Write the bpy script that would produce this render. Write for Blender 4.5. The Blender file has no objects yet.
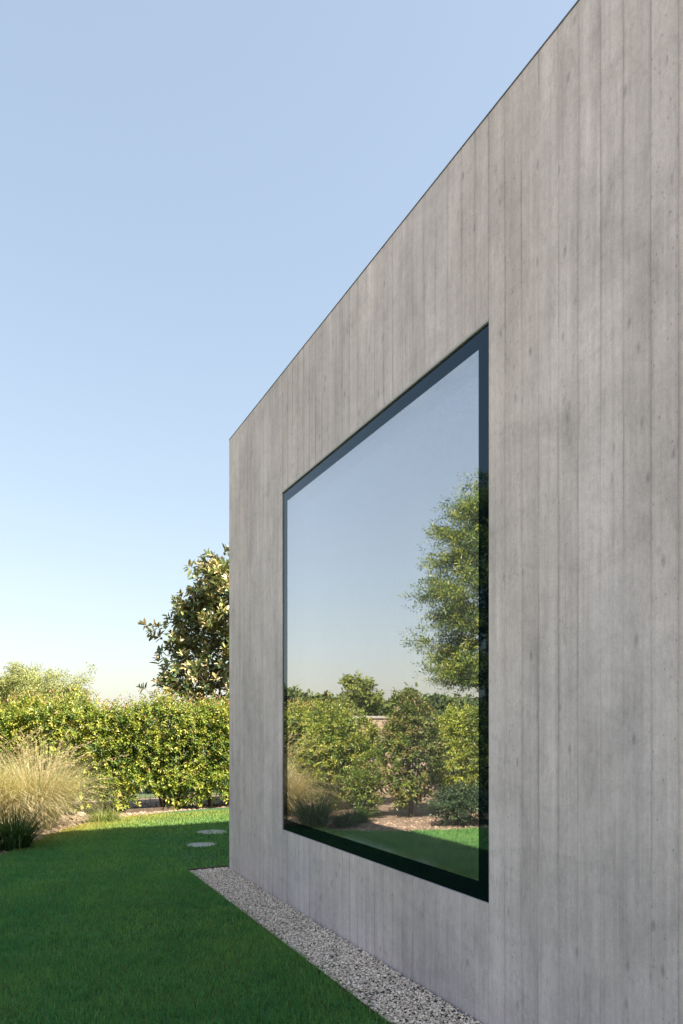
import bpy, math, random
import numpy as np
from mathutils import Vector

rng = np.random.default_rng(7)
random.seed(7)
scene = bpy.context.scene
C = scene.collection

# ------------------------------------------------------------------ camera
HEAD = math.atan(0.5)                      # camera turned 26.57 deg right of the wall direction (+Y)
cam = bpy.data.cameras.new('camera')
cam.sensor_fit = 'HORIZONTAL'
cam.sensor_width = 24.0
cam.lens = 24.0
cam.shift_y = (728 - 512) / 683.0
cam.clip_start = 0.05
cam.clip_end = 3000
camo = bpy.data.objects.new('camera', cam)
C.objects.link(camo)
camo.location = (0, 0, 1.5)
camo.rotation_euler = (math.pi / 2, 0, -HEAD)
scene.camera = camo

# ------------------------------------------------------------------ sky, sun, exposure
SUN_EL, SUN_AZ = math.radians(44.5), math.radians(138.4)      # azimuth from +Y towards +X
world = bpy.data.worlds.new('World')
scene.world = world
world.use_nodes = True
wn = world.node_tree
sky = wn.nodes.new('ShaderNodeTexSky')
sky.sky_type = 'NISHITA'
sky.sun_disc = False
sky.sun_elevation = SUN_EL
sky.sun_rotation = SUN_AZ
sky.air_density = 1.5
sky.dust_density = 1.35
sky.ozone_density = 1.5
bg = wn.nodes['Background']
bg.inputs[1].default_value = 0.114
hs_ = wn.nodes.new('ShaderNodeHueSaturation')
hs_.inputs['Saturation'].default_value = 1.0
gm_ = wn.nodes.new('ShaderNodeGamma')          # a hazier, more even sky than the clear-air model
gm_.inputs['Gamma'].default_value = 0.63
tint_ = wn.nodes.new('ShaderNodeMix'); tint_.data_type = 'RGBA'; tint_.blend_type = 'MULTIPLY'
tint_.inputs[0].default_value = 1.0
tint_.inputs[7].default_value = (0.96, 0.985, 1.025, 1)
wn.links.new(sky.outputs[0], gm_.inputs['Color'])
wn.links.new(gm_.outputs[0], hs_.inputs['Color'])
wn.links.new(hs_.outputs[0], tint_.inputs[6])
veil_ = wn.nodes.new('ShaderNodeMix'); veil_.data_type = 'RGBA'       # thin even summer haze over the whole sky
veil_.inputs[0].default_value = 0.14
veil_.inputs[7].default_value = (2.15, 2.35, 2.55, 1)
wn.links.new(tint_.outputs[2], veil_.inputs[6])
wn.links.new(veil_.outputs[2], bg.inputs[0])

sun = bpy.data.lights.new('sun', 'SUN')
sun.energy = 5.0
sun.angle = math.radians(0.5)
sun.color = (1.0, 0.90, 0.74)
suno = bpy.data.objects.new('sun', sun)
C.objects.link(suno)
sd = Vector((math.sin(SUN_AZ) * math.cos(SUN_EL), math.cos(SUN_AZ) * math.cos(SUN_EL), math.sin(SUN_EL)))
suno.rotation_euler = (-sd).to_track_quat('-Z', 'Y').to_euler()
suno.location = (8, -10, 14)

scene.view_settings.view_transform = 'Standard'
scene.view_settings.look = 'None'
scene.view_settings.gamma = 1.0
scene.view_settings.exposure = 1.72
scene.cycles.max_bounces = 10
scene.cycles.transparent_max_bounces = 16
scene.cycles.caustics_reflective = False
scene.cycles.caustics_refractive = False


# ------------------------------------------------------------------ helpers
def tag(o, label=None, cat=None, group=None, kind=None):
    if label: o['label'] = label
    if cat: o['category'] = cat
    if group: o['group'] = group
    if kind: o['kind'] = kind
    return o


def empty(name, loc, label, cat, group=None):
    o = bpy.data.objects.new(name, None)
    o.empty_display_size = 0.2
    o.location = loc
    C.objects.link(o)
    return tag(o, label, cat, group)


class MB:
    """numpy mesh collector (verts, quads, tris, per-vertex tint and scalars)"""
    def __init__(s):
        s.V, s.Q, s.T, s.col, s.n = [], [], [], [], 0

    def add(s, V, Q=None, T=None, col=None):
        V = np.asarray(V, float).reshape(-1, 3)
        if Q is not None and len(Q): s.Q.append(np.asarray(Q, int).reshape(-1, 4) + s.n)
        if T is not None and len(T): s.T.append(np.asarray(T, int).reshape(-1, 3) + s.n)
        s.V.append(V)
        if col is None: col = np.ones((len(V), 3))
        s.col.append(np.broadcast_to(np.asarray(col, float), (len(V), 3)))
        s.n += len(V)
        return s

    def box(s, x0, x1, y0, y1, z0, z1, skip='', col=None):
        V = [(x, y, z) for x in (x0, x1) for y in (y0, y1) for z in (z0, z1)]
        F = {'-x': (0, 1, 3, 2), '+x': (4, 6, 7, 5), '-y': (0, 4, 5, 1), '+y': (2, 3, 7, 6), '-z': (0, 2, 6, 4), '+z': (1, 5, 7, 3)}
        return s.add(V, Q=[f for k, f in F.items() if k not in skip.split()], col=col)

    def tube(s, pts, rad, sides=6, col=None, cap=True):
        pts = np.asarray(pts, float)
        n = len(pts)
        rad = np.broadcast_to(np.asarray(rad, float), (n,))
        tan = np.gradient(pts, axis=0)
        tan /= np.linalg.norm(tan, axis=1)[:, None] + 1e-9
        ref = np.tile([0.31, 0.95, 0.05], (n, 1))
        bad = np.abs((ref * tan).sum(1)) > 0.9
        if bad.any(): ref[:] = [0.9, 0.1, 0.42]
        a = np.cross(tan, ref); a /= np.linalg.norm(a, axis=1)[:, None] + 1e-9
        b = np.cross(tan, a)
        th = np.arange(sides) / sides * 2 * math.pi
        V = pts[:, None] + rad[:, None, None] * (a[:, None] * np.cos(th)[None, :, None] + b[:, None] * np.sin(th)[None, :, None])
        Q = []
        for i in range(n - 1):
            for j in range(sides):
                k = (j + 1) % sides
                Q.append((i * sides + j, i * sides + k, (i + 1) * sides + k, (i + 1) * sides + j))
        V = V.reshape(-1, 3)
        T = []
        if cap:
            V = np.vstack([V, pts[-1] + tan[-1] * rad[-1] * 0.5])
            T = [((n - 1) * sides + j, (n - 1) * sides + (j + 1) % sides, n * sides) for j in range(sides)]
        return s.add(V, Q, T, col)

    def build(s, name, mat, parent=None, smooth=False, attrs=None):
        V = np.vstack(s.V)
        Q = np.vstack(s.Q) if s.Q else np.zeros((0, 4), int)
        T = np.vstack(s.T) if s.T else np.zeros((0, 3), int)
        me = bpy.data.meshes.new(name)
        me.vertices.add(len(V)); me.vertices.foreach_set('co', V.astype(np.float32).ravel())
        loops = np.concatenate([Q.ravel(), T.ravel()]).astype(np.int32)
        me.loops.add(len(loops)); me.loops.foreach_set('vertex_index', loops)
        me.polygons.add(len(Q) + len(T))
        st = np.concatenate([np.arange(len(Q)) * 4, len(Q) * 4 + np.arange(len(T)) * 3]).astype(np.int32)
        me.polygons.foreach_set('loop_start', st)
        me.polygons.foreach_set('use_smooth', np.full(len(st), bool(smooth)))
        at = me.attributes.new('tint', 'FLOAT_COLOR', 'POINT')
        c = np.ones((len(V), 4), np.float32); c[:, :3] = np.vstack(s.col)
        at.data.foreach_set('color', c.ravel())
        for k, v in (attrs or {}).items():
            a = me.attributes.new(k, 'FLOAT', 'POINT')
            a.data.foreach_set('value', np.asarray(v, np.float32))
        me.materials.append(mat)
        me.update(calc_edges=True)
        me.validate()
        o = bpy.data.objects.new(name, me)
        C.objects.link(o)
        if parent is not None:
            o.parent = parent
        return o


def recenter(mb, origin):
    """shift collected verts so that they are local to a parent standing at origin"""
    mb.V = [v - np.asarray(origin, float) for v in mb.V]
    return mb


def ray(p, depth):
    r = (p - 341.5) / 683.0
    c, s_ = math.cos(HEAD), math.sin(HEAD)
    return (s_ + r * c) * depth, (c - r * s_) * depth


XW = 2.19                                  # wall plane


def mir(p, depth):                         # place whose mirror image in the glass is seen at column p
    x, y = ray(p, depth)
    return 2 * XW + 0.05 - x, y


# ------------------------------------------------------------------ materials
def nmat(name):
    m = bpy.data.materials.new(name)
    m.use_nodes = True
    nt = m.node_tree
    return m, nt, nt.nodes['Principled BSDF'], nt.nodes['Material Output']


def N(nt, t, **kw):
    n = nt.nodes.new(t)
    for k, v in kw.items():
        if k.startswith('i_'):
            key = k[2:]
            n.inputs[int(key) if key.isdigit() else key.replace('_', ' ')].default_value = v
        else:
            setattr(n, k, v)
    return n


def math_(nt, op, a, b=None, c=None):
    n = nt.nodes.new('ShaderNodeMath'); n.operation = op
    for i, v in enumerate((a, b, c)):
        if v is None: continue
        if isinstance(v, (int, float)): n.inputs[i].default_value = v
        else: nt.links.new(v, n.inputs[i])
    return n.outputs[0]


def ramp(nt, fac, stops):
    n = nt.nodes.new('ShaderNodeValToRGB')
    e = n.color_ramp.elements
    while len(e) < len(stops): e.new(0.5)
    for el, (p, c) in zip(e, stops):
        el.position = p
        el.color = (c, c, c, 1) if isinstance(c, (int, float)) else (*c, 1)
    nt.links.new(fac, n.inputs[0])
    return n.outputs[0]


def mixc(nt, fac, a, b, mode='MIX'):
    n = nt.nodes.new('ShaderNodeMix'); n.data_type = 'RGBA'; n.blend_type = mode
    for i, v in ((0, fac), (6, a), (7, b)):
        if isinstance(v, (int, float)): n.inputs[i].default_value = v
        elif isinstance(v, tuple): n.inputs[i].default_value = (*v, 1)
        else: nt.links.new(v, n.inputs[i])
    return n.outputs[2]


def noise(nt, vec, scale, detail=4, rough=0.55, dist=0.0):
    n = N(nt, 'ShaderNodeTexNoise'); n.inputs['Scale'].default_value = scale
    n.inputs['Detail'].default_value = detail; n.inputs['Roughness'].default_value = rough
    n.inputs['Distortion'].default_value = dist
    nt.links.new(vec, n.inputs['Vector'])
    return n.outputs['Fac']


def mapped(nt, vec, scale, loc=(0, 0, 0)):
    n = N(nt, 'ShaderNodeMapping'); n.inputs['Scale'].default_value = scale; n.inputs['Location'].default_value = loc
    nt.links.new(vec, n.inputs['Vector'])
    return n.outputs[0]


def plain(name, col, rough=0.6, metal=0.0, vary=0.0, scale=8.0, bump=0.0, ior=1.5):
    m, nt, p, out = nmat(name)
    p.inputs['Roughness'].default_value = rough
    p.inputs['Metallic'].default_value = metal
    p.inputs['IOR'].default_value = ior
    p.inputs['Base Color'].default_value = (*col, 1)
    tc = N(nt, 'ShaderNodeTexCoord').outputs['Object']
    if vary:
        f = noise(nt, tc, scale, 6)
        a = tuple(c * (1 - vary) for c in col); b = tuple(min(1, c * (1 + vary)) for c in col)
        nt.links.new(ramp(nt, f, [(0.3, a), (0.7, b)]), p.inputs['Base Color'])
    if bump:
        bn = N(nt, 'ShaderNodeBump'); bn.inputs['Strength'].default_value = bump; bn.inputs['Distance'].default_value = 0.01
        nt.links.new(noise(nt, tc, scale * 6, 5), bn.inputs['Height'])
        nt.links.new(bn.outputs[0], p.inputs['Normal'])
    return m


def leafmat(name, rough=0.42, trans=0.3, back=None, spec=0.5):
    m, nt, p, out = nmat(name)
    t = N(nt, 'ShaderNodeAttribute', attribute_name='tint').outputs['Color']
    col = t
    if back:
        g = N(nt, 'ShaderNodeNewGeometry').outputs['Backfacing']
        col = mixc(nt, g, t, back)
    nt.links.new(col, p.inputs['Base Color'])
    p.inputs['Roughness'].default_value = rough
    p.inputs['Specular IOR Level'].default_value = spec
    tr = N(nt, 'ShaderNodeBsdfTranslucent')
    bright = mixc(nt, 1.0, t, (1.25, 1.25, 0.7), 'MULTIPLY')
    nt.links.new(bright, tr.inputs['Color'])
    mx = N(nt, 'ShaderNodeMixShader'); mx.inputs[0].default_value = trans
    nt.links.new(p.outputs[0], mx.inputs[1]); nt.links.new(tr.outputs[0], mx.inputs[2])
    nt.links.new(mx.outputs[0], out.inputs[0])
    return m


def concrete_mat():
    m, nt, p, out = nmat('board formed concrete')
    tc = N(nt, 'ShaderNodeTexCoord').outputs['Object']
    bid = N(nt, 'ShaderNodeAttribute', attribute_name='bid').outputs['Fac']
    bu = N(nt, 'ShaderNodeAttribute', attribute_name='bu').outputs['Fac']
    # every board gets its own slice of the noise
    off = N(nt, 'ShaderNodeCombineXYZ')
    nt.links.new(math_(nt, 'MULTIPLY', bid, 37.0), off.inputs[0])
    nt.links.new(math_(nt, 'MULTIPLY', bid, 11.0), off.inputs[2])
    va = N(nt, 'ShaderNodeVectorMath', operation='ADD')
    nt.links.new(tc, va.inputs[0]); nt.links.new(off.outputs[0], va.inputs[1])
    bc = va.outputs[0]
    grain = noise(nt, mapped(nt, bc, (1, 95, 1.6)), 1.0, 6, 0.6, 0.35)
    grain2 = noise(nt, mapped(nt, bc, (1, 34, 0.55)), 1.0, 4, 0.5, 0.6)
    streak = noise(nt, mapped(nt, bc, (1, 9, 0.5)), 1.0, 5, 0.6)
    cloud = noise(nt, mapped(nt, tc, (1, 1.1, 0.6)), 1.0, 5, 0.6, 0.4)
    cloud2 = noise(nt, mapped(nt, tc, (1, 3.2, 1.7), (3, 5, 2)), 1.0, 6, 0.65, 0.8)
    fine = noise(nt, tc, 140.0, 3, 0.7)
    speck = noise(nt, mapped(nt, bc, (1, 55, 26), (5, 5, 5)), 1.0, 4, 0.7)
    smear = noise(nt, mapped(nt, tc, (1, 2.4, 5.5), (3, 9, 1)), 1.0, 6, 0.7, 1.5)
    smudge = noise(nt, mapped(nt, bc, (1, 13, 3.2), (2, 8, 5)), 1.0, 5, 0.62, 0.9)
    stain = noise(nt, mapped(nt, tc, (1, 2.2, 0.9), (13, 1, 7)), 1.0, 7, 0.7, 1.2)
    v = math_(nt, 'MULTIPLY_ADD', bid, 0.11, 0.945)
    v = math_(nt, 'MULTIPLY', v, ramp(nt, grain, [(0.25, 0.91), (0.72, 1.06)]))
    v = math_(nt, 'MULTIPLY', v, ramp(nt, grain2, [(0.28, 0.91), (0.7, 1.055)]))
    v = math_(nt, 'MULTIPLY', v, ramp(nt, streak, [(0.2, 0.86), (0.5, 1.0), (0.8, 1.06)]))
    v = math_(nt, 'MULTIPLY', v, ramp(nt, cloud, [(0.28, 0.80), (0.70, 1.10)]))
    v = math_(nt, 'MULTIPLY', v, ramp(nt, cloud2, [(0.25, 0.80), (0.45, 0.98), (0.72, 1.08)]))
    v = math_(nt, 'MULTIPLY', v, ramp(nt, fine, [(0.25, 0.88), (0.75, 1.10)]))
    v = math_(nt, 'MULTIPLY', v, ramp(nt, smear, [(0.30, 0.90), (0.48, 1.0), (0.70, 1.06)]))
    v = math_(nt, 'MULTIPLY', v, ramp(nt, speck, [(0.28, 0.86), (0.48, 1.0), (0.75, 1.07)]))
    v = math_(nt, 'MULTIPLY', v, ramp(nt, smudge, [(0.28, 0.84), (0.42, 0.985), (0.62, 1.0), (0.76, 1.08)]))
    v = math_(nt, 'MULTIPLY', v, ramp(nt, stain, [(0.30, 0.85), (0.45, 0.985), (0.68, 1.07)]))
    # seam bleed: dark line at some board edges
    edge = math_(nt, 'ABSOLUTE', math_(nt, 'SUBTRACT', bu, 0.5))
    seam = ramp(nt, edge, [(0.36, 0.0), (0.46, 0.45), (0.497, 1.0)])
    smask = ramp(nt, noise(nt, mapped(nt, bc, (1, 1.0, 0.9), (7, 1, 3)), 1.0, 3), [(0.44, 0.0), (0.66, 1.0)])
    seam = math_(nt, 'MULTIPLY', seam, math_(nt, 'MULTIPLY_ADD', smask, 0.40, 0.035))
    v = math_(nt, 'MULTIPLY', v, math_(nt, 'SUBTRACT', 1.0, seam))
    # knots: rare stretched dark spots, pin holes: tiny ones
    def spots(scale, lo, hi, thr):
        vo = N(nt, 'ShaderNodeTexVoronoi'); vo.inputs['Scale'].default_value = 1.0
        nt.links.new(mapped(nt, bc, scale), vo.inputs['Vector'])
        d = ramp(nt, vo.outputs['Distance'], [(lo, 1.0), (hi, 0.0)])
        sx = N(nt, 'ShaderNodeSeparateColor'); nt.links.new(vo.outputs['Color'], sx.inputs[0])
        return math_(nt, 'MULTIPLY', d, math_(nt, 'GREATER_THAN', sx.outputs[0], thr))
    knot = spots((1, 15, 6.0), 0.06, 0.20, 0.55)
    pins = spots((1, 48, 30), 0.10, 0.20, 0.90)
    v = math_(nt, 'MULTIPLY', v, math_(nt, 'MULTIPLY_ADD', knot, -0.32, 1.0))
    v = math_(nt, 'MULTIPLY', v, math_(nt, 'MULTIPLY_ADD', pins, -0.30, 1.0))
    warm = noise(nt, mapped(nt, tc, (1, 0.7, 0.45), (9, 2, 4)), 1.0, 3)
    base = ramp(nt, warm, [(0.3, (0.645, 0.556, 0.568)), (0.7, (0.672, 0.560, 0.538))])
    gv = N(nt, 'ShaderNodeCombineColor')
    for i in range(3): nt.links.new(v, gv.inputs[i])
    nt.links.new(mixc(nt, 1.0, base, gv.outputs[0], 'MULTIPLY'), p.inputs['Base Color'])
    p.inputs['Roughness'].default_value = 0.75
    p.inputs['Specular IOR Level'].default_value = 0.35
    h = math_(nt, 'MULTIPLY_ADD', grain, 0.55, math_(nt, 'MULTIPLY', fine, 0.25))
    h = math_(nt, 'SUBTRACT', h, math_(nt, 'MULTIPLY', pins, 0.8))
    h = math_(nt, 'SUBTRACT', h, math_(nt, 'MULTIPLY', knot, 0.25))
    bn = N(nt, 'ShaderNodeBump'); bn.inputs['Strength'].default_value = 0.35; bn.inputs['Distance'].default_value = 0.004
    nt.links.new(h, bn.inputs['Height'])
    nt.links.new(bn.outputs[0], p.inputs['Normal'])
    return m


def glass_mat():
    m, nt, p, out = nmat('coated glazing')
    nt.nodes.remove(p)
    tc = N(nt, 'ShaderNodeTexCoord').outputs['Object']
    fr = N(nt, 'ShaderNodeFresnel'); fr.inputs[0].default_value = 1.5
    fac = math_(nt, 'MINIMUM', math_(nt, 'MULTIPLY_ADD', fr.outputs[0], 1.3, 0.40), 0.95)
    gl = N(nt, 'ShaderNodeBsdfGlossy'); gl.inputs['Roughness'].default_value = 0.0
    gl.inputs['Color'].default_value = (1.0, 0.975, 0.99, 1)
    tr = N(nt, 'ShaderNodeBsdfTransparent'); tr.inputs['Color'].default_value = (0.91, 0.97, 0.96, 1)
    mx = N(nt, 'ShaderNodeMixShader')
    nt.links.new(fac, mx.inputs[0]); nt.links.new(tr.outputs[0], mx.inputs[1]); nt.links.new(gl.outputs[0], mx.inputs[2])
    df = N(nt, 'ShaderNodeBsdfDiffuse'); df.inputs['Color'].default_value = (0.62, 0.64, 0.62, 1)      # pale haze painted over the pane, standing in for the room's veil of light
    haze_mix = N(nt, 'ShaderNodeMixShader')
    nt.links.new(ramp(nt, noise(nt, tc, 3.0, 5, 0.65), [(0.3, 0.014), (0.7, 0.034)]), haze_mix.inputs[0])
    nt.links.new(mx.outputs[0], haze_mix.inputs[1]); nt.links.new(df.outputs[0], haze_mix.inputs[2])
    nt.links.new(haze_mix.outputs[0], out.inputs[0])
    return m


def soilmat(name, a, b, scale=14.0, bump=0.8):
    m, nt, p, out = nmat(name)
    tc = N(nt, 'ShaderNodeTexCoord').outputs['Object']
    f = noise(nt, tc, scale, 8, 0.7)
    f2 = noise(nt, tc, 1.3, 3)
    c = ramp(nt, f, [(0.32, a), (0.68, b)])
    c = mixc(nt, 1.0, c, ramp(nt, f2, [(0.3, 0.75), (0.7, 1.15)]), 'MULTIPLY')
    nt.links.new(c, p.inputs['Base Color'])
    p.inputs['Roughness'].default_value = 0.95
    bn = N(nt, 'ShaderNodeBump'); bn.inputs['Strength'].default_value = bump; bn.inputs['Distance'].default_value = 0.03
    nt.links.new(noise(nt, tc, scale * 3, 8, 0.7), bn.inputs['Height'])
    nt.links.new(bn.outputs[0], p.inputs['Normal'])
    return m


def pebblemat():
    m, nt, p, out = nmat('pebble stone')
    t = N(nt, 'ShaderNodeAttribute', attribute_name='tint').outputs['Color']
    tc = N(nt, 'ShaderNodeTexCoord').outputs['Object']
    f = noise(nt, tc, 160, 4, 0.7)
    nt.links.new(mixc(nt, 1.0, t, ramp(nt, f, [(0.3, 0.85), (0.7, 1.1)]), 'MULTIPLY'), p.inputs['Base Color'])
    p.inputs['Roughness'].default_value = 0.75
    return m


M_conc = concrete_mat()
M_glass = glass_mat()
M_frame = plain('black enamelled glass border', (0.002, 0.005, 0.008), 0.02, ior=1.5)
M_frame.node_tree.nodes['Principled BSDF'].inputs['Specular Tint'].default_value = (0.36, 0.72, 1.0, 1)
M_spacer = plain('aluminium spacer', (0.62, 0.65, 0.66), 0.5, 0.3)
M_coping = plain('dark zinc', (0.17, 0.17, 0.172), 0.5, 0.6)
M_curtain = plain('white curtain', (0.86, 0.86, 0.86), 0.9)
M_white = plain('white plaster', (0.78, 0.78, 0.80), 0.85, vary=0.03, scale=2)
M_floor = plain('interior resin floor', (0.46, 0.52, 0.52), 0.5, vary=0.05, scale=2)
M_sill = plain('window seat', (0.50, 0.58, 0.57), 0.55, vary=0.03, scale=3)
M_door = plain('interior dark door', (0.03, 0.032, 0.034), 0.4)
M_roof = plain('roof membrane', (0.25, 0.25, 0.25), 0.9, vary=0.1, scale=3)
M_bark = plain('bark', (0.10, 0.075, 0.055), 0.9, vary=0.35, scale=12, bump=0.8)
M_leaf = leafmat('leaf', 0.42, 0.28)
M_magn = leafmat('leathery leaf', 0.28, 0.14, back=(0.15, 0.125, 0.055), spec=0.6)
M_far = leafmat('far leaf', 0.6, 0.3)
M_grass = leafmat('grass blade', 0.5, 0.30, spec=0.25)
M_straw = leafmat('straw blade', 0.6, 0.30)
M_lawn = soilmat('lawn ground', (0.03, 0.08, 0.024), (0.055, 0.14, 0.04), 30.0, 0.6)
M_soil = soilmat('dry planting soil', (0.16, 0.105, 0.07), (0.42, 0.32, 0.235), 18.0, 1.0)
M_field = soilmat('field', (0.05, 0.075, 0.025), (0.10, 0.12, 0.04), 0.3, 0.3)
M_gravel = soilmat('gravel bed', (0.24, 0.215, 0.19), (0.48, 0.44, 0.40), 70.0, 1.0)
M_peb = pebblemat()
M_steel = plain('weathered steel', (0.12, 0.085, 0.06), 0.7, 0.3, vary=0.3, scale=10)
M_wire = plain('galvanised dark wire', (0.05, 0.06, 0.055), 0.5, 0.5)
M_stone = soilmat('stepping stone', (0.34, 0.325, 0.30), (0.50, 0.475, 0.44), 22.0, 0.3)
M_wall = soilmat('pink render', (0.42, 0.31, 0.25), (0.56, 0.43, 0.35), 5.0, 0.2)

# ------------------------------------------------------------------ the house
H = 4.573          # wall height at the roof edge
Y0, Y1 = -9.0, 7.06
XB = 10.0
WY0, WY1, WZ0, WZ1 = 2.73, 5.53, 0.620, 3.552
house = empty('concrete_house', (0, 0, 0), 'grey board-marked concrete house with one large frameless picture window', 'house')

wall = MB()
xf = XW + 0.0025
xk = XW + 0.30
# solid wall behind the board marks, with the window opening
wall.box(xf, xk, Y0, WY0, -0.2, H)
wall.box(xf, xk, WY1, Y1 - 0.003, -0.2, H)
wall.box(xf, xk, WY0, WY1, -0.2, WZ0, '-y +y')
wall.box(xf, xk, WY0, WY1, WZ1, H, '-y +y')
nb = wall.n
bid = [np.full(nb, 0.5)]
bu = [np.full(nb, 0.5)]
edges = []
for a, b in ((Y0, WY0), (WY0, WY1), (WY1, Y1)):
    k = round((b - a) / 0.119)
    e = a + (b - a) * np.arange(k + 1) / k
    e[1:-1] += rng.uniform(-0.006, 0.006, k - 1)
    edges += [(e[i], e[i + 1]) for i in range(k)]
for (a, b) in edges:
    x = XW - rng.uniform(0.0, 0.0003)
    r = rng.random()
    g = rng.choice([0.0, 0.0, 0.0, 0.0, 0.0, 0.00015])
    zz = [(-0.2, H)] if (b <= WY0 + 1e-6 or a >= WY1 - 1e-6) else [(-0.2, WZ0), (WZ1, H)]
    ga = 0 if abs(a - WY1) < 1e-6 else g
    gb = 0 if (abs(b - WY0) < 1e-6 or abs(b - Y1) < 1e-6) else g
    for z0, z1 in zz:
        y0, y1 = a + ga, b - gb
        V = []
        for z in (z0, z1):
            V += [(xf, y0, z), (x + 0.00012, y0 + 0.0002, z), (x, y0 + 0.0012, z), (x, y1 - 0.0012, z), (x + 0.00012, y1 - 0.0002, z), (xf, y1, z)]
        Qs = [(i, i + 6, i + 7, i + 1) for i in range(5)] + [(0, 1, 4, 5), (6, 11, 10, 7), (1, 2, 3, 4), (7, 10, 9, 8)]
        wall.add(V, Q=Qs)
        bid.append(np.full(12, r))
        bu.append(np.tile([0.0, 0.0, 0.013, 0.987, 1.0, 1.0], 2))
# remaining outer walls
wall.box(xk, XB, Y1 - 0.30, Y1 - 0.003, -0.2, H, '-x')
wall.box(xk, XB, Y0, Y0 + 0.30, -0.2, H, '-x')
wall.box(XB - 0.30, XB, Y0 + 0.30, -2.0, -0.2, H, '-y')
wall.box(XB - 0.30, XB, 5.6, Y1 - 0.30, -0.2, H, '+y')
wall.box(XB - 0.30, XB, -2.0, 5.6, -0.2, 0.10, '-y +y')
wall.box(XB - 0.30, XB, -2.0, 5.6, 3.1, H, '-y +y')
k = wall.n - nb - sum(len(x) for x in bid[1:])
bid.append(np.full(k, 0.5)); bu.append(np.full(k, 0.5))
wall.build('wall', M_conc, house, attrs={'bid': np.concatenate(bid), 'bu': np.concatenate(bu)})

rf = MB()
SX0, SX1, SY0, SY1 = 4.3, 9.2, -2.9, -0.12  # unseen skylight opening, added to let sun brighten the room
rf.box(xk + 0.003, SX0, Y0 + 0.303, Y1 - 0.303, H - 0.30, H - 0.02)
rf.box(SX1, XB - 0.303, Y0 + 0.303, Y1 - 0.303, H - 0.30, H - 0.02)
rf.box(SX0, SX1, Y0 + 0.303, SY0, H - 0.30, H - 0.02, '-x +x')
rf.box(SX0, SX1, SY1, Y1 - 0.303, H - 0.30, H - 0.02, '-x +x')
rf.build('roof', M_roof, house)
cp = MB()
cp.box(XW - 0.004, XW + 0.32, Y0 - 0.006, Y1 + 0.006, H + 0.001, H + 0.007)
cp.box(XW + 0.323, XB + 0.006, Y1 - 0.32, Y1 + 0.006, H + 0.001, H + 0.007)
cp.box(XW + 0.323, XB + 0.006, Y0 - 0.006, Y0 + 0.32, H + 0.001, H + 0.007)
cp.build('coping', M_coping, house)

# the room behind the glass
rm = MB()
RX, RY0, RY1, RZ0, RZ1 = XB - 0.302, -3.0, 6.70, 0.10, 4.0
BY0, BY1, BZ1 = -2.0, 5.6, 3.1  # opening for the added back window
rm.box(xk + 0.002, RX, RY1, RY1 + 0.04, RZ0, RZ1)          # end wall
rm.box(xk + 0.002, RX, RY0 - 0.05, RY0, RZ0, RZ1)
for a in ((xk + 0.002, SX0, RY0, RY1), (SX1, RX, RY0, RY1), (SX0, SX1, RY0, SY0), (SX0, SX1, SY1, RY1)):
    rm.box(*a, RZ1, RZ1 + 0.05)
rm.box(RX - 0.05, RX, RY0 + 0.002, BY0, RZ0 + 0.001, RZ1 - 0.001)
rm.box(RX - 0.05, RX, BY1, RY1 - 0.002, RZ0 + 0.001, RZ1 - 0.001)
rm.box(RX - 0.05, RX, BY0 + 0.002, BY1 - 0.002, BZ1, RZ1 - 0.001)
rm.build('inner_wall', M_white, house)
MB().box(xk + 0.002, RX - 0.002, RY0 + 0.002, RY1 - 0.002, RZ0 - 0.1, RZ0).build('inner_floor', M_floor, house)
MB().box(4.55, 6.3, RY1 - 0.05, RY1 - 0.003, RZ0 + 0.003, 2.55).build('inner_door', M_door, house)
MB().box(XW + 0.075, 3.35, WY0 + 0.005, RY1 - 0.004, RZ0 + 0.004, WZ0 + 0.05).build('window_seat', M_sill, house)
cu = MB()
yy = np.linspace(5.62, 6.62, 60)
xx = 3.5 + 0.05 * np.sin(np.arange(60) * 0.9) + 0.02 * np.sin(np.arange(60) * 2.3)
for x_, s_ in ((0.0, 1), (0.012, -1)):
    V = np.array([(x + x_, y, z) for z in (0.72, 3.9) for x, y in zip(xx, yy)])
    cu.add(V, Q=[(i, i + 1, i + 61, i + 60) for i in range(59)])
cu.build('curtain', M_curtain, house, smooth=True)

window = bpy.data.objects.new('window', None)
C.objects.link(window); window.parent = house


def ring(mb, x0, x1, y0, y1, z0, z1, w):
    mb.box(x0, x1, y0, y0 + w, z0, z1)
    mb.box(x0, x1, y1 - w, y1, z0, z1)
    mb.box(x0, x1, y0 + w, y1 - w, z0, z0 + w, '-y +y')
    mb.box(x0, x1, y0 + w, y1 - w, z1 - w, z1, '-y +y')
    return mb


FW = 0.092
M_drip = plain('grey drip profile', (0.42, 0.41, 0.40), 0.6, 0.2)
MB().box(XW - 0.0035, XW + 0.058, WY0 + 0.001, WY1 - 0.001, WZ1 - 0.014, WZ1 - 0.0005).build('drip_edge', M_drip, window)
GX = XW + 0.009
fr_ = window
MB_frame = MB()
ring(MB_frame, GX, GX + 0.05, WY0 + 0.001, WY1 - 0.001, WZ0 + 0.001, WZ1 - 0.015, FW)
window_frame = MB_frame.build('frame', M_frame, window)
MB().box(GX + 0.001, GX + 0.031, WY0 + FW + 0.002, WY1 - FW - 0.002, WZ0 + FW + 0.002, WZ1 - FW - 0.016).build('glass_pane', M_glass, window)
fill_window = bpy.data.objects.new('window', None)  # unseen back window, added so daylight fills the room
C.objects.link(fill_window); fill_window.parent = house
for y in np.linspace(BY0, BY1 - 0.07, 4):
    MB().box(XB - 0.16, XB - 0.09, y, y + 0.07, 0.101, BZ1 - 0.001).build('fill_mullion', M_door, fill_window)
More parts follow.
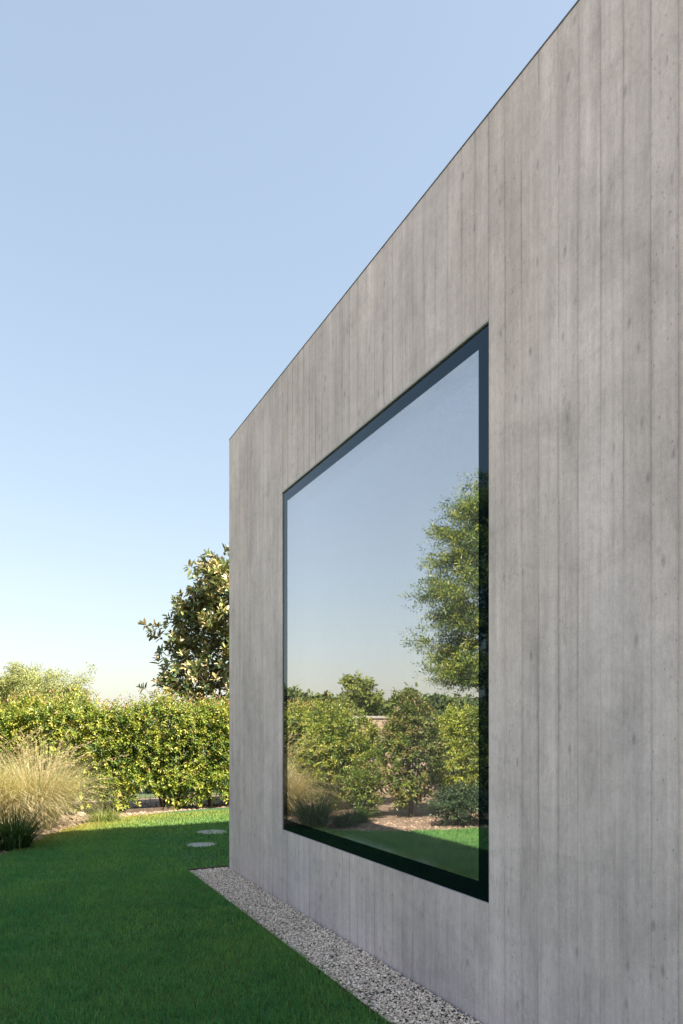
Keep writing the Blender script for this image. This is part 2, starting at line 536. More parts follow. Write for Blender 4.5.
ring(MB(), GX + 0.033, GX + 0.045, WY0 + FW + 0.004, WY1 - FW - 0.004, WZ0 + FW + 0.004, WZ1 - FW - 0.018, 0.020).build('spacer_bar', M_spacer, window)

# ------------------------------------------------------------------ ground
tag(MB().add([(-700, -500, -0.03), (700, -500, -0.03), (700, 900, -0.03), (-700, 900, -0.03)], Q=[(0, 1, 2, 3)]).build('ground', M_field), kind='structure')
tag(MB().add([(-16, 5.5, -0.012), (16, 5.5, -0.012), (16, 15, -0.012), (-16, 15, -0.012)], Q=[(0, 1, 2, 3)]).build('planting_bed', M_soil), kind='structure')

EDGE = np.array([(-16, 7.0), (-12, 7.2), (-6, 7.75), (-2.6, 8.05), (-1.6, 8.22), (-0.8, 8.45), (-0.25, 8.70), (0.05, 8.98), (0.3, 9.5), (0.55, 10.2), (0.80, 10.72), (1.1, 11.15), (1.5, 11.60), (2.0, 11.98), (2.8, 12.36), (3.7, 12.50), (6, 12.55), (16, 12.6)])


def edge_y(x):
    return np.interp(x, EDGE[:, 0], EDGE[:, 1])


GXL = 1.752                                 # outer edge of the gravel strip
lw = MB()
xs = np.concatenate([np.linspace(-16, -1, 30), np.linspace(-0.95, 2.15, 60)])
ey = edge_y(xs) + 0.02 * np.sin(xs * 17) + 0.015 * np.sin(xs * 31 + 1)
for xa, xb, ya, yb in zip(xs[:-1], xs[1:], ey[:-1], ey[1:]):
    if xb <= GXL:
        lw.add([(xa, -12, 0), (xb, -12, 0), (xb, yb, 0), (xa, ya, 0)], Q=[(0, 1, 2, 3)])
    elif xa < GXL:
        ym = np.interp(GXL, (xa, xb), (ya, yb))
        lw.add([(xa, -12, 0), (GXL, -12, 0), (GXL, ym, 0), (xa, ya, 0)], Q=[(0, 1, 2, 3)])
        lw.add([(GXL, 7.13, 0), (xb, 7.13, 0), (xb, yb, 0), (GXL, ym, 0)], Q=[(0, 1, 2, 3)])
    else:
        lw.add([(xa, 7.13, 0), (xb, 7.13, 0), (xb, yb, 0), (xa, ya, 0)], Q=[(0, 1, 2, 3)])
xs2 = np.linspace(2.15, 16, 30); ey2 = edge_y(xs2)
for xa, xb, ya, yb in zip(xs2[:-1], xs2[1:], ey2[:-1], ey2[1:]):
    lw.add([(xa, 7.13, 0), (xb, 7.13, 0), (xb, yb, 0), (xa, ya, 0)], Q=[(0, 1, 2, 3)])
tag(lw.build('lawn', M_lawn), kind='structure')
tag(MB().add([(GXL, -12, -0.006), (XW + 0.05, -12, -0.006), (XW + 0.05, 7.13, -0.006), (GXL, 7.13, -0.006)], Q=[(0, 1, 2, 3)]).build('gravel_strip', M_gravel), kind='structure')
ed = MB()
ed.box(GXL - 0.005, GXL, -12, 7.135, -0.06, 0.020)
ed.box(GXL, XW, 7.13, 7.135, -0.06, 0.020, '-x')
tag(ed.build('lawn_edging', M_steel), 'thin dark steel edging strip between the lawn and the pale gravel', 'edging')

M_bounce_pave = soilmat('pale bounce paving', (0.46, 0.43, 0.38), (0.60, 0.565, 0.51), 6.0, 0.15)
tr = MB()
tr.box(-30, -2.75, -14, 5.6, -0.08, 0.014)  # unseen paving, added to bounce sunlight onto the shaded wall
tag(tr.build('bounce_terrace', M_bounce_pave), kind='structure')

# pebbles
ICO_V = None


def ico():
    t = (1 + 5 ** 0.5) / 2
    v = np.array([(-1, t, 0), (1, t, 0), (-1, -t, 0), (1, -t, 0), (0, -1, t), (0, 1, t), (0, -1, -t), (0, 1, -t), (t, 0, -1), (t, 0, 1), (-t, 0, -1), (-t, 0, 1)], float)
    v /= np.linalg.norm(v[0])
    f = [(0, 11, 5), (0, 5, 1), (0, 1, 7), (0, 7, 10), (0, 10, 11), (1, 5, 9), (5, 11, 4), (11, 10, 2), (10, 7, 6), (7, 1, 8), (3, 9, 4), (3, 4, 2), (3, 2, 6), (3, 6, 8), (3, 8, 9), (4, 9, 5), (2, 4, 11), (6, 2, 10), (8, 6, 7), (9, 8, 1)]
    return v, np.array(f)


def subdiv(v, f):
    v = list(map(tuple, v)); c = {}; out = []

    def mid(a, b):
        k = (min(a, b), max(a, b))
        if k not in c:
            m = (np.array(v[a]) + v[b]) / 2; v.append(tuple(m / np.linalg.norm(m))); c[k] = len(v) - 1
        return c[k]
    for a, b, d in f:
        x, y, z = mid(a, b), mid(b, d), mid(d, a)
        out += [(a, x, z), (b, y, x), (d, z, y), (x, y, z)]
    return np.array(v), np.array(out)


iv, if_ = ico()
iv1, if1 = subdiv(iv, if_)


def scatter_pebbles(mb, pts, r, v, f, tints):
    n = len(pts); k = len(v)
    a = rng.uniform(0, 2 * math.pi, n); ca, sa = np.cos(a), np.sin(a)
    sc = np.stack([r * rng.uniform(0.75, 1.35, n), r * rng.uniform(0.75, 1.2, n), r * rng.uniform(0.45, 0.8, n)], 1)
    W = v[None] * (1 + rng.normal(0, 0.10, (n, k)))[:, :, None] * sc[:, None]
    tl = rng.uniform(-0.5, 0.5, n)[:, None]
    X = W[..., 0] * ca[:, None] - W[..., 1] * sa[:, None]
    Y = W[..., 0] * sa[:, None] + W[..., 1] * ca[:, None]
    Z = W[..., 2] + X * tl * 0.5
    V = np.stack([X, Y, Z], -1) + pts[:, None]
    F = (f[None] + (np.arange(n) * k)[:, None, None]).reshape(-1, 3)
    mb.add(V.reshape(-1, 3), T=F, col=np.repeat(tints, k, 0))


pb = MB()


def peb_tint(n):
    base = np.array([(0.46, 0.43, 0.395), (0.33, 0.305, 0.28), (0.60, 0.56, 0.51), (0.42, 0.355, 0.30), (0.21, 0.195, 0.185), (0.68, 0.65, 0.60)])
    return base[rng.choice(6, n, p=[.3, .18, .24, .14, .06, .08])] * np.array([1.66, 1.50, 1.37]) * rng.uniform(0.85, 1.15, (n, 1))


for (ya, yb, dens, v, f) in ((2.2, 4.6, 4200, iv1, if1), (4.6, 7.11, 4200, iv, if_), (-1.0, 2.2, 2500, iv, if_)):
    n = int((yb - ya) * (XW - GXL) * dens * 2.0)
    pts = np.stack([rng.uniform(GXL + 0.008, XW - 0.012, n), rng.uniform(ya, yb, n), rng.uniform(-0.002, 0.009, n)], 1)
    scatter_pebbles(pb, pts, rng.uniform(0.0042, 0.0085, n), v, f, peb_tint(n))
tag(pb.build('gravel', M_peb, smooth=True), 'pale grey gravel chips lying along the foot of the concrete wall', 'gravel', kind='stuff')

# stones and clods lying on the bed
mul = MB()
n = 2600
xs = rng.uniform(-4.5, 4.5, n)
ys = edge_y(xs) + np.abs(rng.normal(0, 0.8, n)) + 0.03
scatter_pebbles(mul, np.stack([xs, ys, np.full(n, -0.008)], 1), rng.uniform(0.008, 0.03, n), iv, if_, np.array([(0.34, 0.25, 0.18)]) * rng.uniform(0.5, 1.4, (n, 1)))
tag(mul.build('bed_rubble', M_peb), 'brown clods and small stones scattered over the planting bed', 'rubble', kind='stuff')

for (px, dp, r_, lab) in ((81, 11.6, 0.065, 'pale rounded rock on the bare soil between the straw clump and the hedge'),
                          (73, 11.2, 0.05, 'small brown rock beside the pale rounded one on the bare soil')):
    rk = MB(); x, y = ray(px, dp)
    iv2, if2 = subdiv(iv1, if1)
    rk.add(iv2 * (1 + 0.10 * np.sin(iv2 @ np.array([3.1, 2.2, 4.0]) + px)[:, None] + 0.05 * np.sin(iv2 @ np.array([-7., 5., 6.]))[:, None]) * np.array([r_ * 1.2, r_, r_ * 0.75]), T=if2, col=(0.38, 0.33, 0.27) if px > 75 else (0.30, 0.2, 0.13))
    o = rk.build('rock', M_peb, smooth=True); o.location = (x, y, r_ * 0.45)
    tag(o, lab, 'rock', 'rocks in the bed')

# ------------------------------------------------------------------ lawn grass
def blades(mb, x, y, z0, hgt, wid, tint, lean=0.5):
    n = len(x)
    a = rng.uniform(0, 2 * math.pi, n)
    dx, dy = np.cos(a), np.sin(a)
    ln = np.abs(rng.normal(0, lean, n))
    b = rng.uniform(0, 2 * math.pi, n)
    lx, ly = np.cos(b) * ln * hgt, np.sin(b) * ln * hgt
    P = np.stack([x, y, np.broadcast_to(z0, (n,))], 1)
    S = np.stack([dx, dy, 0 * dx], 1) * wid[:, None] * 0.5
    Mi = P + np.stack([lx * 0.35, ly * 0.35, hgt * 0.6], 1)
    Ti = P + np.stack([lx, ly, hgt * np.sqrt(np.maximum(0.15, 1 - 0.35 * ln ** 2))], 1)
    V = np.stack([P - S, P + S, Mi + S * 0.8, Mi - S * 0.8, Ti], 1)
    i = np.arange(n)[:, None] * 5
    mb.add(V.reshape(-1, 3), Q=np.hstack([i, i + 1, i + 2, i + 3]), T=np.hstack([i + 3, i + 2, i + 4]), col=np.repeat(tint, 5, 0))


def patch(x, y):
    return (np.sin(x * 3.1 + 1.3 * np.sin(y * 2.2)) * np.sin(y * 2.7 + 1.1 * np.sin(x * 1.7 + 2)) + 0.6 * np.sin(x * 7.3 + y * 5.1) * np.sin(y * 8.2 - x * 3.3)) / 1.6


gb = MB()


def grass_tint(x, y):
    n = len(x)
    p = np.clip(0.5 + 0.5 * patch(x, y) + rng.normal(0, 0.25, n), 0, 1)[:, None]
    cell = np.floor(x / 0.055).astype(int) * 73856093 ^ np.floor(y / 0.055).astype(int) * 19349663
    cell = ((cell * 2654435761) % 4096) / 4096.0
    big = 0.5 + 0.5 * np.sin(x * 1.9 + 2 * np.sin(y * 0.9)) * np.sin(y * 1.4 + x * 0.6)
    p = np.clip(p * 0.7 + 0.3 * big[:, None] + 0.35 * (cell[:, None] - 0.5), 0, 1)
    c = np.array([(0.070, 0.250, 0.080)]) * (1 - p) + np.array([(0.195, 0.375, 0.095)]) * p
    w = np.exp(-np.maximum(0, edge_y(x) - y) / 1.0)[:, None] * np.clip((y - 9.0) / 1.5, 0, 1)[:, None]   # sunlit strip by the bed, painted into the blades as yellow
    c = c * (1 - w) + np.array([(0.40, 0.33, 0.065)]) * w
    dry = rng.random(n) < 0.03
    c[dry] = (0.20, 0.17, 0.07)
    return c * rng.uniform(0.75, 1.25, (n, 1))


def grass_zone(x0, x1, y0, y1, dens, h, w):
    n = int((x1 - x0) * (y1 - y0) * dens)
    x = rng.uniform(x0, x1, n); y = rng.uniform(y0, y1, n)
    ok = ~((x < -2.75) & (y < 5.6)) & (y < edge_y(x) + 0.03 * np.sin(x * 23) + rng.normal(0, 0.03, n)) & ((x < GXL - 0.008 + 0.012 * rng.random(n)) | (y > 7.14))
    x, y = x[ok], y[ok]
    n = len(x)
    hh = rng.uniform(0.5, 1.2, n) * h * (1 + 0.18 * patch(x * 1.4, y * 1.4) + 0.28 * patch(x * 6.5 + 3, y * 5.5))
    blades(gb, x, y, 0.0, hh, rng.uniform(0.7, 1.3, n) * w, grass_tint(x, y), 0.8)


grass_zone(-0.35, 1.78, 2.4, 4.8, 14000, 0.042, 0.0030)
grass_zone(-0.35, 1.78, 4.8, 7.1, 8500, 0.042, 0.0042)
grass_zone(-0.35, 1.78, 7.1, 11.6, 5200, 0.040, 0.0060)
grass_zone(1.78, 6.0, 7.14, 12.0, 2200, 0.040, 0.0075)
grass_zone(-2.4, -0.35, 2.4, 9.0, 3800, 0.042, 0.0060)
grass_zone(-5.5, -2.4, 2.4, 9.0, 1500, 0.042, 0.0085)
grass_zone(-3.0, 1.78, -1.0, 2.4, 1500, 0.042, 0.0080)
# longer uncut blades along the edging
n = 700
y = rng.uniform(2.4, 7.1, n)
x = GXL - 0.01 - np.abs(rng.normal(0, 0.03, n))
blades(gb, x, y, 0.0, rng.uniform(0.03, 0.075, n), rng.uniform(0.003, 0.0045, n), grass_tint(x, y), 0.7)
for px, dp, r_ in ((212, 9.72, 0.215), (201.5, 8.66, 0.185)):          # turf growing over the rims of the stepping stones
    sx, sy = ray(px, dp); n = 420
    a = rng.uniform(0, 2 * math.pi, n); q = r_ * rng.uniform(0.96, 1.12, n)
    x, y = sx + np.cos(a) * q, sy + np.sin(a) * q
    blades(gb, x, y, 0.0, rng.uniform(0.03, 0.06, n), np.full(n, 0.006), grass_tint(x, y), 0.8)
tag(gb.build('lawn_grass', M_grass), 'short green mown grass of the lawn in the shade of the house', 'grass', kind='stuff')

# clover-like weeds on the lawn
# ------------------------------------------------------------------ stepping stones
def stone(px, py_depth, w, d, label, seed):
    x, y = ray(px, py_depth)
    r = np.random.default_rng(seed)
    t = empty_stone = MB()
    k = 40
    th = np.arange(k) / k * 2 * math.pi
    rad = 1 + 0.05 * np.sin(2 * th + r.uniform(0, 6)) + 0.035 * np.sin(3 * th + r.uniform(0, 6)) + 0.02 * np.sin(5 * th + r.uniform(0, 6))
    V = []
    for z, s in ((-0.03, 0.99), (0.004, 1.0), (0.010, 0.985), (0.013, 0.95)):
        V += [(math.cos(a) * q * w * s / 2, math.sin(a) * q * d * s / 2, z) for a, q in zip(th, rad)]
    V.append((0, 0, 0.014))
    Q = [(l * k + i, l * k + (i + 1) % k, (l + 1) * k + (i + 1) % k, (l + 1) * k + i) for l in range(3) for i in range(k)]
    T = [(3 * k + i, 3 * k + (i + 1) % k, 4 * k) for i in range(k)]
    o = t.add(V, Q, T).build('stepping_stone', M_stone)
    o.location = (x, y, 0.012)
    tag(o, label, 'stepping stone', 'round stepping stones in the lawn')


stone(212, 9.72, 0.44, 0.42, 'round pale stepping stone in the lawn, the one nearer the hedge', 1)
stone(201.5, 8.66, 0.38, 0.36, 'round pale stepping stone in the lawn, the one nearer the gravel strip', 2)


# ------------------------------------------------------------------ foliage builders
def unit(v):
    return v / (np.linalg.norm(v, axis=-1, keepdims=True) + 1e-9)


def leaves(mb, P, D, Nn, L, W, tint, fold=0.35, curl=0.12):
    n = len(P)
    D = unit(D)
    S = unit(np.cross(D, Nn)); Nn = np.cross(S, D)
    L = np.broadcast_to(L, (n,))[:, None]; W = np.broadcast_to(W, (n,))[:, None]
    b = P
    l1 = P + D * L * 0.33 + S * W * 0.47 + Nn * W * fold * 0.5
    l2 = P + D * L * 0.70 + S * W * 0.40 + Nn * (W * fold * 0.4 - L * curl * 0.4)
    tp = P + D * L - Nn * L * curl
    r2 = P + D * L * 0.70 - S * W * 0.40 + Nn * (W * fold * 0.4 - L * curl * 0.4)
    r1 = P + D * L * 0.33 - S * W * 0.47 + Nn * W * fold * 0.5
    V = np.stack([b, l1, l2, tp, r2, r1], 1)
    i = np.arange(n)[:, None] * 6
    Q = np.vstack([np.hstack([i, i + 1, i + 2, i + 3]), np.hstack([i, i + 3, i + 4, i + 5])])
    mb.add(V.reshape(-1, 3), Q=Q, col=np.repeat(tint, 6, 0))


def shoots(mb, P, D, length, per, L, W, palette, probs, tip=None, spread=1.0):
    """leafy shoots: 'per' leaves spiralling up each shoot"""
    n = len(P)
    D = unit(D)
    ref = unit(rng.normal(0, 1, (n, 3)))
    A = unit(np.cross(D, ref)); B = np.cross(D, A)
    base = np.array(palette)[rng.choice(len(palette), n, p=probs)]
    for j in range(per):
        t = (j + 0.4) / per
        ang = j * 2.4 + rng.uniform(-0.5, 0.5, n)
        rad = A * np.cos(ang)[:, None] + B * np.sin(ang)[:, None]
        dirn = unit(rad * spread + D * (0.35 + 0.9 * t) + rng.normal(0, 0.25, (n, 3)))
        pos = P + D * (length * t)[:, None] + rad * 0.006
        nn = unit(D * 1.0 + np.array([0, 0, 0.8]) + rng.normal(0, 0.35, (n, 3)))
        c = base.copy()
        if tip is not None and j >= per - 3:
            hot = rng.random(n) < tip[1]
            c[hot] = tip[0]
        c = c * rng.uniform(0.72, 1.3, (n, 1)) * np.array([1, 1, 1])
        sz = rng.uniform(0.7, 1.15, n) * (1.1 - 0.45 * t)
        leaves(mb, pos, dirn, nn, L * sz, W * sz, c)


def lump(x, y, z, k=3.0, seed=0.0):
    return (np.sin(x * k + 1.7 * np.sin(z * k * 0.8 + seed) + seed) + np.sin(z * k * 1.3 + 1.3 * np.sin(y * k + seed * 2) + 2.1) + np.sin((x + y - z) * k * 2.1 + seed * 3)) / 3


# --- the hedge -------------------------------------------------------
HX0, HX1 = -2.2, 8.5
HY0, HY1 = 12.45, 13.30
hedge = empty('hedge', (3, 12.7, 0), 'long clipped leafy hedge lit by the sun along the back of the lawn', 'hedge')


def hedge_top(x):
    return 1.75 + 0.028 * np.clip(x, -2, 6) + 0.05 * np.sin(x * 2.3) + 0.04 * np.sin(x * 5.1 + 1)


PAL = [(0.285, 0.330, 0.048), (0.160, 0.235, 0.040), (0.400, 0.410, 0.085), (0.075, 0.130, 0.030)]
hm = MB()


def hedge_face(n, which):
    x = rng.uniform(HX0, HX1, n)
    top = hedge_top(x)
    if which == 'front':
        z = rng.uniform(0.03, 1, n) ** 0.9 * top
        y = np.full(n, HY0); nrm = np.array([(0, -1, 0.25)])
    elif which == 'top':
        y = rng.uniform(HY0, HY1, n); z = top.copy(); nrm = np.array([(0, -0.25, 1)])
    elif which == 'in':
        y = rng.uniform(HY0 + 0.15, HY1, n); z = rng.uniform(0.15, 0.97, n) * top; nrm = np.array([(0, -0.6, 0.4)])
    else:
        z = rng.uniform(0.05, 1, n) * top; y = np.full(n, HY1); nrm = np.array([(0, 1, 0.25)])
    d = lump(x, y, z, 3.2, 0.7) * 0.18 + lump(x, y, z, 8.5, 2.0) * 0.09
    P = np.stack([x, y, z], 1) - nrm * (0.10 - d)[:, None]
    # the sides draw in towards the foot
    foot = np.clip((0.45 - z) / 0.45, 0, 1)
    P[:, 1] += foot * 0.22 * (1 if which in ('front', 'in') else -1)
    D = nrm + rng.normal(0, 0.55, (n, 3)) + np.array([0, 0, 0.35])
    # a low gap between two plants where the wire shows
    gap = (np.abs(x - 2.42 - 0.1 * np.sin(z * 9)) < 0.33 - 0.55 * z) & (z < 0.55)
    bare = (z < 0.16) & (np.sin(x * 5.2) + rng.normal(0, 0.4, n) > 0.75)
    ok = ~(gap | bare)
    # patchy thinning
    thin = lump(x, y, z, 6.0, 4.0) < -0.42
    ok &= ~(thin & (rng.random(n) < 0.65)) | (which == 'in')
    return P[ok], D[ok]


P_, D_ = hedge_face(6800, 'front'); shoots(hm, P_, D_, rng.uniform(0.10, 0.24, len(P_)), 10, 0.074, 0.036, PAL, [.36, .30, .20, .14], ((0.30, 0.17, 0.07), 0.10))
P_, D_ = hedge_face(2300, 'top'); shoots(hm, P_, D_, rng.uniform(0.14, 0.42, len(P_)), 11, 0.070, 0.032, PAL, [.40, .26, .26, .08], ((0.40, 0.22, 0.11), 0.42))
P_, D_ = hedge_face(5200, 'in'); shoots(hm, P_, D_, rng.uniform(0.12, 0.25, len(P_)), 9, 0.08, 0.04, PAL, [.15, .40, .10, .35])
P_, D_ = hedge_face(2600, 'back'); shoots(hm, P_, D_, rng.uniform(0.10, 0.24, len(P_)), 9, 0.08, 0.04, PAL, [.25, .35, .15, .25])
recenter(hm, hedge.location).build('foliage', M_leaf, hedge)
hs = MB()
for x in np.arange(HX0 + 0.2, HX1, 0.62):
    if abs(x - 2.42) < 0.3: x += 0.4
    for q in range(5):
        bx = x + rng.uniform(-0.08, 0.08); by = 12.85 + rng.uniform(-0.08, 0.08)
        tx, ty, tz = bx + rng.uniform(-0.35, 0.35), by + rng.uniform(-0.25, 0.2), rng.uniform(1.0, 1.7)
        t = np.linspace(0, 1, 5)[:, None]
        pts = np.array([bx, by, -0.03]) * (1 - t) + np.array([tx, ty, tz]) * t + rng.normal(0, 0.015, (5, 3))
        hs.tube(pts, np.linspace(0.016, 0.006, 5), 5)
recenter(hs, hedge.location).build('stem', M_bark, hedge)

# --- wire fence seen through the gap at the hedge's foot -------------------
fence = empty('wire_fence', (2.4, 13.45, 0), 'low dark wire mesh fence showing through the gap at the foot of the hedge', 'fence')
fm = MB()
FX0, FX1, FY, FH = -2.0, 8.0, 13.45, 1.1
for x in np.arange(FX0, FX1 + 0.01, 0.10): fm.tube([(x, FY, 0.02), (x, FY, FH)], 0.0032, 4)
for z in np.arange(0.05, FH + 0.01, 0.10): fm.tube([(FX0, FY + 0.005, z), (FX1, FY + 0.005, z)], 0.0032, 4)
recenter(fm, fence.location).build('mesh_panel', M_wire, fence)
for x in np.arange(FX0, FX1 + 0.01, 2.5):
    pm = MB().tube([(x, FY + 0.04, -0.05), (x, FY + 0.04, FH + 0.08)], 0.022, 10)
    recenter(pm, fence.location).build('post', M_wire, fence)
bd = MB().box(2.02, 2.86, 12.56, 12.59, -0.03, 0.055)
tag(bd.build('timber_board', M_bark), 'short dark board edging the bed below the gap in the hedge', 'board')


# --- shrubs and trees -----------------------------------------------------
def shrub(name, x, y, rx, ry, h, n, L, W, palette, probs, label, cat, seed, tip=None, low=0.08, group=None):
    t = empty(name, (x, y, 0), label, cat, group)
    mb = MB()
    u = rng.normal(0, 1, (n, 3)); u = unit(u)
    u[:, 2] = np.abs(u[:, 2]) * np.where(rng.random(n) < 0.3, -1, 1)
    rr = np.where(rng.random(n) < 0.72, 1.0, rng.uniform(0.45, 1, n))
    bl = 1 + 0.22 * lump(u[:, 0] * 1.5, u[:, 1] * 1.5, u[:, 2] * 1.5, 2.6, seed)
    P = np.stack([u[:, 0] * rx, u[:, 1] * ry, h * 0.52 + u[:, 2] * h * 0.46], 1) * np.array([1, 1, 1.0])
    P[:, :2] *= (rr * bl)[:, None]
    P[:, 2] = h * 0.52 + u[:, 2] * h * 0.43 * rr * bl
    P[:, 2] = np.maximum(P[:, 2], low * rng.uniform(0.6, 1.6, n))
    D = u + np.array([0, 0, 0.5]) + rng.normal(0, 0.4, (n, 3))
    shoots(mb, P - unit(D) * 0.08, D, rng.uniform(1.5, 3.4, n) * L, 9, L, W, palette, probs, tip)
    mb.build('foliage', M_leaf, t)
    sm = MB()
    for q in range(9):
        k = rng.integers(0, n)
        e = P[k] * np.array([0.8, 0.8, 0.85])
        b = np.array([rng.uniform(-0.05, 0.05), rng.uniform(-0.05, 0.05), -0.03])
        tt = np.linspace(0, 1, 5)[:, None]
        pts = b * (1 - tt) + e * tt; pts[1:4, 2] += 0.08 * h
        sm.tube(pts, np.linspace(0.014, 0.005, 5), 5)
    sm.build('stem', M_bark, t)
    return t


def tree(name, x, y, h, trunk_r, crown0, radius_fn, nlimbs, sub, leaf_fn, label, cat, seed, rise=0.35, mat=None, group=None, wob=0.05):
    r = np.random.default_rng(seed)
    t = empty(name, (x, y, 0), label, cat, group)
    tm = MB()
    k = 9
    zz = np.linspace(0, h * 0.93, k)
    tp = np.stack([np.cumsum(r.normal(0, wob, k)) * (zz / h), np.cumsum(r.normal(0, wob, k)) * (zz / h), zz], 1)
    tp[0, 2] = -0.1
    tm.tube(tp, np.linspace(trunk_r, trunk_r * 0.12, k), 9)
    tm.build('trunk', M_bark, t, smooth=True)
    lm = MB()
    P, D = [], []
    for i in range(nlimbs):
        z0 = crown0 + (h * 0.92 - crown0) * ((i + r.random()) / nlimbs)
        a = i * 2.399 + r.uniform(-0.4, 0.4)
        c0 = np.array([np.interp(z0, zz, tp[:, 0]), np.interp(z0, zz, tp[:, 1]), z0])
        ln = radius_fn((z0 - crown0) / (h - crown0)) * r.uniform(0.72, 1.08)
        e = c0 + np.array([math.cos(a) * ln, math.sin(a) * ln, ln * rise * r.uniform(0.3, 1.5)])
        tt = np.linspace(0, 1, 6)
        pts = c0[None] * (1 - tt)[:, None] + e[None] * tt[:, None]
        pts[:, 2] -= 0.18 * ln * np.sin(tt * math.pi) * (1 if rise > 0 else -0.6)
        pts[1:] += r.normal(0, 0.03 * ln, (5, 3))
        lr = max(0.012, trunk_r * 0.34 * (1 - z0 / h * 0.7))
        lm.tube(pts, np.linspace(lr, lr * 0.3, 6), 5)
        P.append(pts[-1]); D.append(e - c0)
        for s in range(sub):
            q = r.uniform(0.25, 1.0)
            b = np.array([np.interp(q, tt, pts[:, j]) for j in range(3)])
            an = a + r.choice([-1, 1]) * r.uniform(0.4, 1.2)
            sl = ln * r.uniform(0.2, 0.5)
            d = np.array([math.cos(an), math.sin(an), r.uniform(-0.25, 0.9) * (1 if rise > 0 else 0.35)])
            f = b + d * sl
            lm.tube([b, (b + f) / 2 + r.normal(0, 0.02 * ln, 3), f], [lr * 0.35, lr * 0.25, lr * 0.15], 4)
            for w in (1.0, 0.6):
                P.append(b + d * sl * w); D.append(d)
    # leader
    for q in range(6):
        P.append(tp[-1] + np.array([r.normal(0, .12), r.normal(0, .12), r.uniform(-.2, h * 0.06)])); D.append(np.array([r.normal(0, .4), r.normal(0, .4), 1]))
    lm.build('limb', M_bark, t)
    fm = MB()
    leaf_fn(fm, np.array(P), unit(np.array(D)))
    fm.build('crown', mat or M_leaf, t)
    return t


# big-leaved evergreen tree right behind the hedge, beside the house corner
def magn_leaves(mb, P, D):
    PALM = [(0.075, 0.120, 0.040), (0.13, 0.175, 0.055), (0.32, 0.33, 0.11), (0.46, 0.40, 0.19)]
    for rep in range(3):
        Pj = P + rng.normal(0, 0.17, P.shape)
        Dj = unit(D + np.array([0, 0, 0.5]) + rng.normal(0, 0.5, D.shape))
        shoots(mb, Pj, Dj, rng.uniform(0.08, 0.2, len(P)), 9, 0.20, 0.080, PALM, [.36, .26, .24, .14], ((0.58, 0.45, 0.25), 0.48), spread=1.1)


mx, my = ray(232, 16.2)
tree('evergreen_tree', mx, my, 5.45, 0.11, 1.5, lambda f: 0.42 + 1.22 * (1 - f) ** 0.7, 36, 6, magn_leaves,
     'large-leaved evergreen tree rising behind the hedge beside the house corner', 'tree', 5, rise=0.45, mat=M_magn)


# pale round trees far off on the left
def far_leaves(pal, probs, L, rep, spread_):
    def fn(mb, P, D):
        for k in range(rep):
            Pj = P + unit(rng.normal(0, 1, P.shape)) * spread_ * 1.5 * rng.random((len(P), 1)) ** 0.5
            n = len(P)
            d = unit(rng.normal(0, 1, (n, 3)) + np.array([0, 0, 0.3]))
            nn = unit(rng.normal(0, 1, (n, 3)) + np.array([0.3, -0.3, 0.8]))
            c = np.array(pal)[rng.choice(len(pal), n, p=probs)] * rng.uniform(0.75, 1.25, (n, 1))
            s = rng.uniform(0.6, 1.3, n)
            leaves(mb, Pj, d, nn, L * s, L * 0.6 * s, c)
    return fn


PALE = [(0.30, 0.32, 0.12), (0.36, 0.37, 0.15), (0.22, 0.25, 0.09)]
dome = lambda R: (lambda f: R * math.sqrt(max(0.02, 1 - (1.5 * f - 0.45) ** 2 * 0.9)))
fx, fy = ray(12, 46)
tree('broadleaf_tree', fx, fy, 4.9, 0.22, 1.2, dome(3.9), 46, 6, far_leaves(PALE, [.4, .35, .25], 0.11, 90, 0.34),
     'wide pale green round-topped tree far beyond the hedge', 'tree', 11, mat=M_far, group='pale trees beyond the hedge')
fx, fy = ray(71, 47)
tree('broadleaf_tree', fx, fy, 4.45, 0.14, 1.0, dome(1.3), 24, 5, far_leaves(PALE, [.4, .35, .25], 0.12, 50, 0.22),
     'smaller narrow pale green tree right of the wide round-topped one beyond the hedge', 'tree', 12, mat=M_far, group='pale trees beyond the hedge')
fx, fy = ray(-70, 50)
tree('broadleaf_tree', fx, fy, 4.8, 0.2, 1.2, dome(3.2), 34, 5, far_leaves(PALE, [.3, .3, .4], 0.14, 46, 0.32),
     'pale green tree far off, half hidden behind the left end of the hedge', 'tree', 13, mat=M_far, group='pale trees beyond the hedge')


# --- what the glass mirrors ------------------------------------------------
def feather(mb, P, D):
    PALF = [(0.20, 0.25, 0.030), (0.10, 0.16, 0.030), (0.29, 0.31, 0.04), (0.045, 0.095, 0.035)]
    for rep in range(9):
        Pj = P + rng.normal(0, 1, P.shape) * np.array([0.15, 0.15, 0.05]) + D * rng.uniform(-0.3, 0.1, (len(P), 1))
        Dj = unit(D * np.array([1, 1, 0.4]) + np.array([0, 0, -0.05]) + rng.normal(0, 0.4, D.shape))
        shoots(mb, Pj, Dj, rng.uniform(0.18, 0.34, len(P)), 10, 0.085, 0.030, PALF, [.30, .28, .16, .26], spread=1.2)


ex, ey_ = mir(491, 13.4)
tree('feathery_tree', ex, ey_, 6.6, 0.10, 2.35, lambda f: 1.05 * (1 - f) ** 0.6 + 0.22, 46, 6, feather,
     'tall feathery green tree mirrored in the right side of the window', 'tree', 21, rise=0.10)

